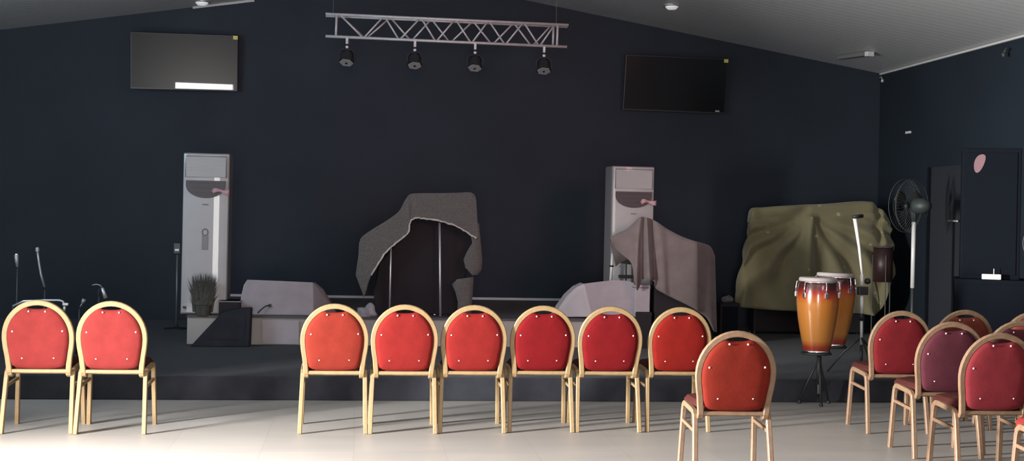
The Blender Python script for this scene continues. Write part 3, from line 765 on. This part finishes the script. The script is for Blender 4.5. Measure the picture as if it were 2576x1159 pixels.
# small pale thing at the left foot of the cover
sp_ = at(1831, 754, Y=Yg - .3)
bg = thing('cable_bag', 'small pale grey bag on a black box left of the olive green cloth', 'bag', (sp_.x, Yg - .3, sp_.z - .03))
mb = MB(); bmesh.ops.create_icosphere(mb.bm, subdivisions=3, radius=1)
for v in mb.bm.verts:
    n_ = 1 + .2 * math.sin(v.co.x * 6 + v.co.y * 4)
    v.co = Vector((v.co.x * .07 * n_, v.co.y * .05, .035 + max(-.035, v.co.z * .04 * n_)))
mb.build('bag_body', mat('dull grey nylon', (.13, .13, .14), .7), bg, smooth=True)
MB().tube([(-.03, -.02, .06), (0, -.03, .085), (.03, -.02, .06)], .006, 6).build('strap', 'ac_line', bg)
bx = thing('speaker_box', 'low black box left of the olive green cloth, carrying a small grey bag', 'box', (sp_.x, Yg - .27, ZS))
hb = sp_.z - .03 - ZS
MB().box((0, 0, hb / 2), (.24, .28, hb), bevel=.01).build('box_body', 'black_soft', bx)
MB().box((0, -.142, hb / 2), (.19, .008, hb - .08)).build('grille', 'blue_black', bx)

# ------------------------------------------------------------------ congas
def make_conga():
    root = thing('conga_drum', 'conga', 'drum', (0, 0, 0))
    H = .64
    prof = [(.112, 0), (.116, .012), (.130, .08), (.150, .18), (.168, .28), (.180, .38), (.184, .45), (.180, .52), (.170, .585), (.160, .62)]
    MB().lathe(prof, (0, 0, 0), 40).build('shell', 'conga', root, smooth=True)
    MB().lathe([(.114, -.008), (.118, -.008), (.120, .012), (.114, .012)], (0, 0, 0), 40).build('base_ring', 'chrome', root, smooth=True)
    MB().lathe([(0, .652), (.150, .652), (.161, .648), (.165, .636), (.165, .618), (.158, .616)], (0, 0, 0), 40).build('skin', 'skin', root, smooth=True)
    MB().tube([(.170 * math.cos(a), .170 * math.sin(a), .612) for a in [2 * PI * i / 40 for i in range(40)]], .0075, 8, closed=True).build('hoop', 'chrome', root, smooth=True)
    for k in range(6):
        a = 2 * PI * k / 6 - PI / 2 + .05
        c, s = math.cos(a), math.sin(a)
        lug = MB().box((c * .186, s * .186, .50), (.030, .020, .045), Matrix.Rotation(a + PI / 2, 3, 'Z'), bevel=.004).build('lug', 'chrome', root)
        MB().tube([(c * .190, s * .190, .47), (c * .189, s * .189, .56), (c * .182, s * .182, .61), (c * .172, s * .172, .618)], .0055, 6).build('hook_rod', 'chrome', lug, smooth=True)
    a = -PI / 2 + .30
    return root
cg1 = make_conga()
Yc1 = at(2070, 1022, z=0).y + .02
def place_conga(o, px, ytop, Y):
    p = at(px, ytop, Y=Y); o.location = (p.x, Y, p.z - .652 * o.scale.z)
cg1.scale = (.97, .97, .97)
place_conga(cg1, 2058, 697, Yc1)
cg1['label'] = 'amber sunburst conga drum, front one of the pair, left'; cg1['group'] = 'pair of congas on one stand'
cg2 = copy_tree(cg1)
place_conga(cg2, 2108, 687, Yc1 + .20)
# the second leans a little; keep it clear of the first
cg2.location.x = cg1.location.x + .245; cg2.location.y = Yc1 + .28
cg2.rotation_euler = (0, math.radians(2), .4)
cg2['label'] = 'amber sunburst conga drum, rear one of the pair, half behind the front one'
zc0 = cg1.location.z
stn = thing('conga_stand', 'black stand with a chrome lower post carrying the two congas', 'drum stand', (cg1.location.x + .04, Yc1 + .02, 0))
S0 = Vector(stn.location)
cx = (cg1.location.x + cg2.location.x) / 2 - S0.x
mb = MB().tube([(0, .02, .18), (0, .02, zc0 - .03)], .02, 12); mb.build('post', 'black', stn, smooth=True)
mb = MB().tube([(0, .02, .10), (0, .02, .345)], .013, 12); mb.build('lower_post', 'chrome', stn, smooth=True)
for dx, dy in ((cg1.location.x - S0.x, cg1.location.y - S0.y), (cg2.location.x - S0.x, cg2.location.y - S0.y)):
    zz = zc0 - .016 if dx < .1 else cg2.location.z - .016
    MB().tube([(dx + .122 * math.cos(a), dy + .122 * math.sin(a), zz) for a in [2 * PI * i / 28 for i in range(28)]], .009, 8, closed=True).build('cradle_ring', 'black', stn, smooth=True)
    MB().tube([(0, .02, zz - .03), (dx * .5, dy * .5 + .01, zz - .02), (dx - .12 * (1 if dx > .05 else 0), dy, zz)], .010, 8).build('cradle_arm', 'black', stn, smooth=True)
for k, ang in enumerate((-PI / 2 + .05, PI * .22, PI * .78)):
    c, s = math.cos(ang), math.sin(ang); L = .06 if k == 0 else .17
    lg = MB().tube([(0, .02, .40), (c * L * .5, .02 + s * L * .5, .22), (c * L, .02 + s * L, .015)], .010, 8).build('leg', 'black', stn, smooth=True)
    MB().lathe([(.016, 0), (.018, .012), (.012, .03)], (c * L, .02 + s * L, 0), 12).build('rubber_foot', 'black', lg)

# ------------------------------------------------------------------ microphone stands
def tripod(root, r, h, m='black'):
    for k in range(3):
        a = 2 * PI * k / 3 + .5
        MB().tube([(0, 0, h), (r * .5 * math.cos(a), r * .5 * math.sin(a), h * .6), (r * math.cos(a), r * math.sin(a), .010)], .009, 8).build('leg', m, root, smooth=True)
# beside the congas
Ys = YS + .35
pb_, pm_, pt_ = at(2167, 868, Y=Ys), at(2167, 712, Y=Ys), at(2150, 548, Y=Ys + .05)
ms = thing('microphone_stand', 'chrome microphone stand with a slanted boom beside the congas', 'microphone stand', (pb_.x, Ys, ZS))
O = Vector(ms.location)
MB().tube([(0, 0, .10), pb_ - O], .014, 10).build('lower_tube', 'black', ms, smooth=True)
MB().tube([at(2167, 866, Y=Ys) - O, at(2167, 806, Y=Ys) - O], .013, 10).build('pole', 'pale_metal', ms, smooth=True)
MB().tube([at(2167, 806, Y=Ys) - O, at(2167, 788, Y=Ys) - O], .017, 10).build('clutch', 'black', ms, smooth=True)
MB().tube([at(2168, 788, Y=Ys) - O, at(2168, 744, Y=Ys) - O], .016, 10).build('pole', 'pale_metal', ms, smooth=True)
MB().box(at(2170, 731, Y=Ys) - O, (.09, .05, .075), bevel=.008).build('clutch', 'black', ms)
MB().tube([at(2168, 718, Y=Ys) - O, at(2168, 691, Y=Ys) - O], .016, 10).build('pole', 'pale_metal', ms, smooth=True)
MB().tube([at(2169, 692, Y=Ys) - O, at(2161, 620, Y=Ys + .02) - O, pt_ - O], [.010, .013, .018], 10).build('boom', 'pale_metal', ms, smooth=True)
e_ = pt_ - O
MB().tube([e_ + Vector((-.02, -.03, .01)), e_ + Vector((.09, .05, .02))], .018, 10).build('microphone', 'black', ms, smooth=True)
MB().lathe([(0, .0), (.024, .01), (.028, .03), (.022, .05), (0, .058)], at(2182, 715, Y=Ys - .01) - O, 14).build('boom_knob', 'black', ms, smooth=True)
tripod(ms, .30, .34)
# left of the left air conditioner
pb_ = at(443, 827, z=ZS)
Yn = pb_.y
ms2 = thing('microphone_stand', 'straight grey microphone stand left of the left air conditioner', 'microphone stand', (pb_.x, Yn, ZS))
O = Vector(ms2.location)
pole = mat('worn grey pole', (.20, .20, .21), .4, .4)
MB().tube([(0, 0, .02), at(446, 640, Y=Yn) - O], .012, 10).build('pole', pole, ms2, smooth=True)
MB().box(at(446, 625, Y=Yn) - O, (.075, .05, .115), bevel=.01).build('clip', 'wire', ms2)
MB().box(at(446, 628, Y=Yn) + Vector((0, -.028, 0)) - O, (.045, .006, .02)).build('clip_band', 'silver', ms2)
MB().box(at(446, 613, Y=Yn) + Vector((0, -.028, 0)) - O, (.07, .006, .012)).build('clip_band', 'wire', ms2)
MB().lathe([(.13, 0), (.13, .01), (.03, .022), (.014, .04)], (0, 0, 0), 24).build('base', 'black', ms2)

dim = mat('dim worn metal', (.30, .30, .31), .35, .4)
Ya = 12.2
def left_stand(name, label, pts, base_px, dark_to, extra=None, r=.011):
    g_ = at(base_px, dark_to, Y=Ya)
    root = thing(name, label, 'microphone stand', (g_.x, Ya, ZS), 0)
    O = Vector(root.location)
    MB().tube([(0, 0, .1), g_ - O], .010, 8).build('pole', 'black', root, smooth=True)
    MB().tube([at(x, y, Y=Ya) - O for x, y in pts], r, 8).build('boom', dim, root, smooth=True)
    tripod(root, .085, .25)
    return root, O
r1, O1 = left_stand('boom_stand', 'slanted boom stand with dull shine, behind the leftmost chair', [(94, 630), (98, 660), (103, 690), (112, 722)], 113, 728)
MB().lathe([(0, 0), (.017, .005), (.019, .03), (.012, .045)], at(94, 634, Y=Ya) - O1, 12).build('mic_clip', dim, r1)
r2, O2 = left_stand('boom_stand', 'short shining stand tip at the far left, left of the slanted boom stand', [(41, 641), (42, 655), (44, 672)], 44, 676, r=[.020, .018, .010])
MB().tube([at(39, 641, Y=Ya) - O2, at(45, 641, Y=Ya) - O2], .014, 8).build('mic_clip', dim, r2)
r3, O3 = left_stand('gooseneck_stand', 'small gooseneck microphone stand showing above the second chair from the left', [(232, 717), (242, 715), (252, 717), (257, 724)], 249, 745, r=.006)
MB().tube([at(257, 724, Y=Ya) - O3, at(266, 750, Y=Ya) - O3], [.014, .018], 12).build('microphone', 'silver', r3, smooth=True)
MB().tube([at(249, 745, Y=Ya) - O3, at(246, 742, Y=Ya) - O3, at(250, 722, Y=Ya) - O3], .005, 6).build('gooseneck', 'black', r3, smooth=True)
r4, O4 = left_stand('short_stand', 'short drum microphone stand low between the two left chairs', [(202, 772), (207, 762)], 200, 776, r=.008)
MB().tube([at(207, 763, Y=Ya) - O4, at(212, 752, Y=Ya) - O4], [.016, .020], 12).build('microphone', dim, r4, smooth=True)
# tubular metal frame (keyboard stand)
ks = thing('keyboard_stand', 'silver tubular keyboard stand behind the leftmost chair', 'stand', (at(120, 880, Y=Ya - .5).x, Ya - .5, ZS))
O = Vector(ks.location); Yk2 = Ya - .5
MB().tube([at(32, 770, Y=Yk2) - O, at(60, 757, Y=Yk2) - O, at(110, 755, Y=Yk2) - O, at(150, 755, Y=Yk2) - O, at(158, 758, Y=Yk2) - O, at(163, 766, Y=Yk2) - O], .010, 8).build('top_rail', 'silver', ks, smooth=True)
MB().box(at(165, 765, Y=Yk2) - O, (.05, .04, .025), bevel=.006).build('end_clamp', 'silver', ks)
a_ = at(163, 768, Y=Yk2) - O; a_2 = at(161, 785, Y=Yk2) - O
MB().tube([a_, a_2], .013, 8).build('leg', 'silver', ks, smooth=True)
b_ = at(170, 840, Y=Yk2) - O; b_2 = at(177, 906, Y=Yk2) - O
MB().tube([a_2, b_, Vector((b_2.x, b_2.y, b_2.z))], .010, 8).build('leg', 'wire', ks, smooth=True)
MB().tube([b_2, Vector((b_2.x + .02, b_2.y, .01))], .010, 8).build('leg', 'black', ks, smooth=True)
l0 = at(34, 770, Y=Yk2) - O
MB().tube([l0, Vector((l0.x - .05, l0.y, .01))], .010, 8).build('leg', 'black', ks, smooth=True)
MB().tube([Vector((l0.x - .04, l0.y, .2)), Vector((b_2.x + .01, b_2.y, .2))], .008, 8).build('cross_rail', 'black', ks, smooth=True)

# ------------------------------------------------------------------ pedestal fans
def make_fan():
    root = thing('pedestal_fan', 'fan', 'fan', (0, 0, 0))
    Z = 1.60; R = .30
    MB().lathe([(.22, 0), (.22, .02), (.10, .035), (.03, .06)], (0, 0, 0), 32).build('base', 'black', root)
    MB().tube([(0, 0, .05), (0, 0, .70)], .018, 12).build('lower_pole', 'motor', root, smooth=True)
    MB().tube([(0, 0, .68), (0, 0, 1.42)], .0235, 14).build('upper_pole', 'pale_metal', root, smooth=True)
    nk = MB().tube([(0, 0, 1.40), (0, 0, 1.50), (0, -.01, 1.58)], [.022, .03, .045], 12); nk.build('neck', 'motor', root, smooth=True)
    RX = Matrix.Rotation(PI / 2, 3, 'X')   # axis along -Y
    hd = MB().lathe([(.0, .20), (.05, .19), (.085, .13), (.09, .04), (.075, 0), (.02, -.01)], (0, .0, Z), 24, RX.inverted()).build('motor_housing', 'motor', root, smooth=True)
    for yc, nm, dome in ((-.03, 'rear_guard', .05), (-.115, 'front_guard', -.05)):
        mb = MB()
        for r, k in ((1, 0), (.97, .1), (.55, .8), (.22, 1.0)):
            mb.tube([(R * r * math.cos(a), yc + dome * k, Z + R * r * math.sin(a)) for a in [2 * PI * i / 40 for i in range(40)]], .0036 if r == 1 else .002, 5, closed=True)
        for i in range(48):
            a = 2 * PI * i / 48; c, s = math.cos(a), math.sin(a)
            mb.tube([(R * .22 * c, yc + dome, Z + R * .22 * s), (R * .6 * c, yc + dome * .8, Z + R * .6 * s), (R * c, yc, Z + R * s)], .0013, 4)
        mb.build(nm, 'wire', root)
    bl = MB()
    for k in range(3):
        a0 = 2 * PI * k / 3 + .5; rows = []
        for i in range(7):
            r = .04 + .035 * i
            w = .12 + .55 * math.sin(PI * (i + .5) / 7.5)
            rows.append([(r * math.cos(a0 + w * (t - .5) * 1.4), -.075 + .03 * (t - .5), Z + r * math.sin(a0 + w * (t - .5) * 1.4)) for t in (0, .33, .66, 1)])
        bl.grid(rows)
    bl.build('blades', 'black', root, smooth=True, solid=.003)
    MB().lathe([(0, .03), (.03, .025), (.04, 0)], (0, -.085, Z), 16, RX).build('hub', 'motor', root, smooth=True)
    return root
fan = make_fan()
Yf = 13.4
pfn = at(2296, 700, Y=Yf)
hz = at(2277, 517, Y=Yf).z - ZS
fan.location = (pfn.x, Yf, ZS); fan.scale = (1, 1, hz / 1.60)
fan.rotation_euler = (0, 0, math.radians(-150))   # faces away to the left
fan['label'] = 'grey pedestal fan on a bright pole, right of the olive green cloth'; fan['group'] = 'pedestal fans'
fan2 = copy_tree(fan)
Yf2 = 12.3
p2_ = at(2628, 612, Y=Yf2)
fan2.location = (p2_.x, Yf2, ZS); k2 = (p2_.z - ZS) / 1.60
fan2.scale = (1, 1, k2); fan2.rotation_euler = (0, 0, math.radians(12))
fan2['label'] = 'pedestal fan cut by the right photo edge, only an arc of its guard showing'
for chd in fan2.children:
    if 'guard' in chd.name: chd.material_slots[0].link = 'OBJECT'; chd.material_slots[0].material = M['silver']

# ------------------------------------------------------------------ loudspeakers by the right wall
Yl = 11.0
def cab(name, label, px0, py0, px1, py1, Y, depth, base=None):
    a, b2 = at(px0, py0, Y=Y), at(px1, py1, Y=Y)
    base = b2.z if base is None else base
    w, h = b2.x - a.x, a.z - base
    a9 = math.radians(-25); w = w * .90
    root = thing(name, label, 'loudspeaker', ((a.x + b2.x) / 2 - math.sin(a9) * depth / 2, Y + math.cos(a9) * depth / 2, base), a9)
    MB().box((0, 0, h / 2), (w, depth, h), bevel=.012).build('cabinet', 'blue_black', root)
    MB().box((0, -depth / 2 - .004, h / 2), (w - .07, .012, h - .08), bevel=.004).build('grille', mat('grille cloth', (.0075, .0095, .014), .9, var=.25, vscale=200, spec=.05), root)
    return root, w, h
sub, ws, hs = cab('bass_loudspeaker', 'wide dark bass loudspeaker standing on the stage floor by the right wall', 2402, 702, 2582, 880, Yl - .10, .60, ZS)
MB().box((-ws / 2 - .004, -.1, hs / 2), (.012, .14, .05), bevel=.004).build('handle', 'black', sub)
top_, wt, ht_ = cab('tower_loudspeaker', 'tall dark loudspeaker with a pink mark, stacked on the bass loudspeaker', 2422, 370, 2563, 702, Yl, .50, ZS + hs)
pm = at(2465, 408, Y=Yl) - at(2492.5, 408, Y=Yl); pm.z = at(2465, 408, Y=Yl).z - ZS - hs
R = Matrix.Rotation(PI / 2, 3, 'X')
q = [(pm.x + .045 * math.cos(a) + .022 * math.sin(a), -.265, pm.z + .085 * math.sin(a) + .01 * math.cos(2 * a)) for a in [2 * PI * i / 24 for i in range(24)]]
MB().poly(q, (0, .006, 0)).build('pink_badge', mat('dull pink badge', (.24, .13, .145), .7), top_)
lb_ = at(2490, 691, Y=Yl - .08)
lt = thing('microphone_receiver', 'small white box lying on top of the bass loudspeaker', 'box', (lb_.x, Yl - .02, ZS + hs))
lt.location = Vector(sub.location) + Matrix.Rotation(math.radians(-25), 3, 'Z') @ Vector((0, -.272, hs)); lt.rotation_euler = (0, 0, math.radians(-25))
MB().box((0, 0, .026), (.165, .034, .05), bevel=.008).build('box_shell', 'white', lt)
MB().tube([(.02, 0, .05), (.02, 0, .10)], .004, 6).build('aerial', 'white', lt)

# door in the right wall and small wall fittings
yd0 = at(2347, 600, X=XR).y; yd1 = yd0 - .95
zd = at(2347, 421, X=XR).z
dr_ = MB().box((XR - .02, (yd0 + yd1) / 2, (ZS + zd) / 2), (.04, yd0 - yd1, zd - ZS), bevel=.004).build('door_1', 'door'); struct(dr_)
MB().box((XR - .045, yd0 + .02, (ZS + zd) / 2), (.05, .03, zd - ZS), bevel=.004).build('door_frame', 'blue_black', dr_)
h0, h1 = at(2384, 555, X=XR - .07), at(2410, 556, X=XR - .07)
MB().tube([h0, h1], .011, 8).build('door_handle', 'silver', dr_, smooth=True)
MB().tube([h0, (XR - .03, h0.y, h0.z)], .011, 8).build('handle_stem', 'silver', dr_, smooth=True)
p = at(2287, 333, X=XR)
sk = MB().box((XR - .012, p.y, p.z), (.024, .13, .03), bevel=.004).build('wall_socket', 'white'); tag(sk, 'tiny white fitting on the right wall above the pedestal fan', 'socket')
p = at(2220, 200, Y=YW - .12)
hk = thing('wall_hook', 'small grey fitting in the corner below the ceiling, right of the dark television', 'hook', (p.x, YW, p.z))
MB().tube([(0, 0, .03), (0, -.08, .04), (0, -.12, 0)], .010, 8).build('hook_arm', 'silver', hk, smooth=True)
MB().lathe([(0, -.035), (.022, -.02), (.022, .01), (0, .02)], (0, -.12, -.01), 12).build('hook_tip', 'silver', hk, smooth=True)
p = at(2532, 134, X=XR - .05)
h2 = thing('wall_hook', 'faint grey fitting on the right wall just under the ceiling trim, near the photo edge', 'hook', (XR, p.y, p.z))
MB().tube([(0, 0, .04), (-.06, 0, .05), (-.08, 0, 0)], .010, 8).build('hook_arm', 'motor', h2, smooth=True)
MB().lathe([(0, -.04), (.025, -.02), (.025, .01), (0, .02)], (-.08, 0, -.01), 12).build('hook_tip', 'motor', h2, smooth=True)

# ceiling lamps; the right-hand disc is added to imitate glare on the panels
def on_ceiling(px, py):
    d = _ray(px, py); o = Vector((0, 0, CAMZ))
    s = sr if px > 1073 else sl
    t = (ZA + s * (o.x - XA) - o.z) / (d.z - s * d.x)
    return o + d * t
def batten(name, label, a, b2, wdt, m_end):
    pa, pb2 = on_ceiling(*a), on_ceiling(*b2)
    c = (pa + pb2) / 2; v = (pb2 - pa); L = v.length
    root = thing(name, label, 'ceiling lamp', c)
    rot = v.to_track_quat('X', 'Z').to_matrix()
    MB().box((0, 0, -.03), (L, wdt, .05), rot, bevel=.008).build('housing', 'ac_side', root)
    MB().box(rot @ Vector((L / 2 - .03, 0, -.035)), (.07, wdt * 1.05, .06), rot, bevel=.008).build('end_cap', m_end, root)
    return root
batten('ceiling_batten', 'slim batten lamp on the ceiling near the right corner with one bright end', (2112, 139), (2191, 128), .09, 'white')
for (x, y, lab) in ((508, 4, 'small white ceiling lamp at the top left edge of the photo'), (1690, 14, 'round glow standing in for ceiling glare, above and left of the dark television')):
    p = on_ceiling(x, y)
    r = thing('ceiling_lamp_and_glare', lab, 'ceiling lamp', p)
    MB().lathe([(0, -.05), (.05, -.045), (.075, -.02), (.08, .0), (.0, .0)], (0, 0, 0), 24).build('lamp_and_glare_cover', 'lamp_and_glare', r, smooth=True)
    MB().lathe([(.10, -.012), (.105, 0), (.105, .02), (0, .02)], (0, 0, 0), 24).build('ring', 'silver', r, smooth=True)
    r['group'] = 'small round ceiling lamps'

# ------------------------------------------------------------------ light
def area(name, loc, size, rot, power, color):
    l = bpy.data.lights.new(name, 'AREA'); l.shape = 'RECTANGLE'; l.size, l.size_y = size
    l.energy = power; l.color = color
    o = bpy.data.objects.new(name, l); col.objects.link(o); o.location = loc; o.rotation_euler = rot
    return o
# daylight through the entrance behind the camera (faces +Y)
area('daylight_entrance', ((DOORX0 + DOORX1) / 2, YR - .25, DOORZ / 2), (DOORX1 - DOORX0, DOORZ), (PI / 2, 0, 0), 420, (1.0, .95, .92))
# daylight outside the left doorway (faces +X)
area('daylight_side_door', (XL - .06, 6.42, 1.2), (.28, 2.0), (PI / 2 - .38, 0, -PI / 2 - .08), 1650, (1.0, .99, .97)).data.spread = math.radians(116)
area('fill_high_left', (XL + .1, 10.2, 2.7), (1.6, 1.0), (PI / 2 - .05, 0, -PI / 2 + .95), 130, (.55, .80, 1.0))  # added bluish fill for the left wall and ceiling, no window behind it
sl_ = bpy.data.lights.new('wall_tint_fill', 'SPOT'); sl_.energy = 520; sl_.color = (1.0, .42, .48); sl_.spot_size = math.radians(42); sl_.spot_blend = 1.0; sl_.shadow_soft_size = .6  # added unseen pink spot that warms the middle of the back wall
so = bpy.data.objects.new('wall_tint_fill', sl_); col.objects.link(so); so.location = (4.6, 5.0, 3.0)
so.rotation_euler = (Vector((1.2, 16, 2.0)) - so.location).to_track_quat('-Z', 'Y').to_euler()

w = bpy.data.worlds.new('world'); bpy.context.scene.world = w; w.use_nodes = True
bg = w.node_tree.nodes['Background']; bg.inputs['Color'].default_value = (.55, .62, .72, 1); bg.inputs['Strength'].default_value = .6
sc_ = bpy.context.scene
sc_.view_settings.view_transform = 'Standard'
sc_.view_settings.look = 'None'
sc_.view_settings.exposure = 0.0
sc_.cycles.use_denoising = True
sc_.cycles.max_bounces = 8
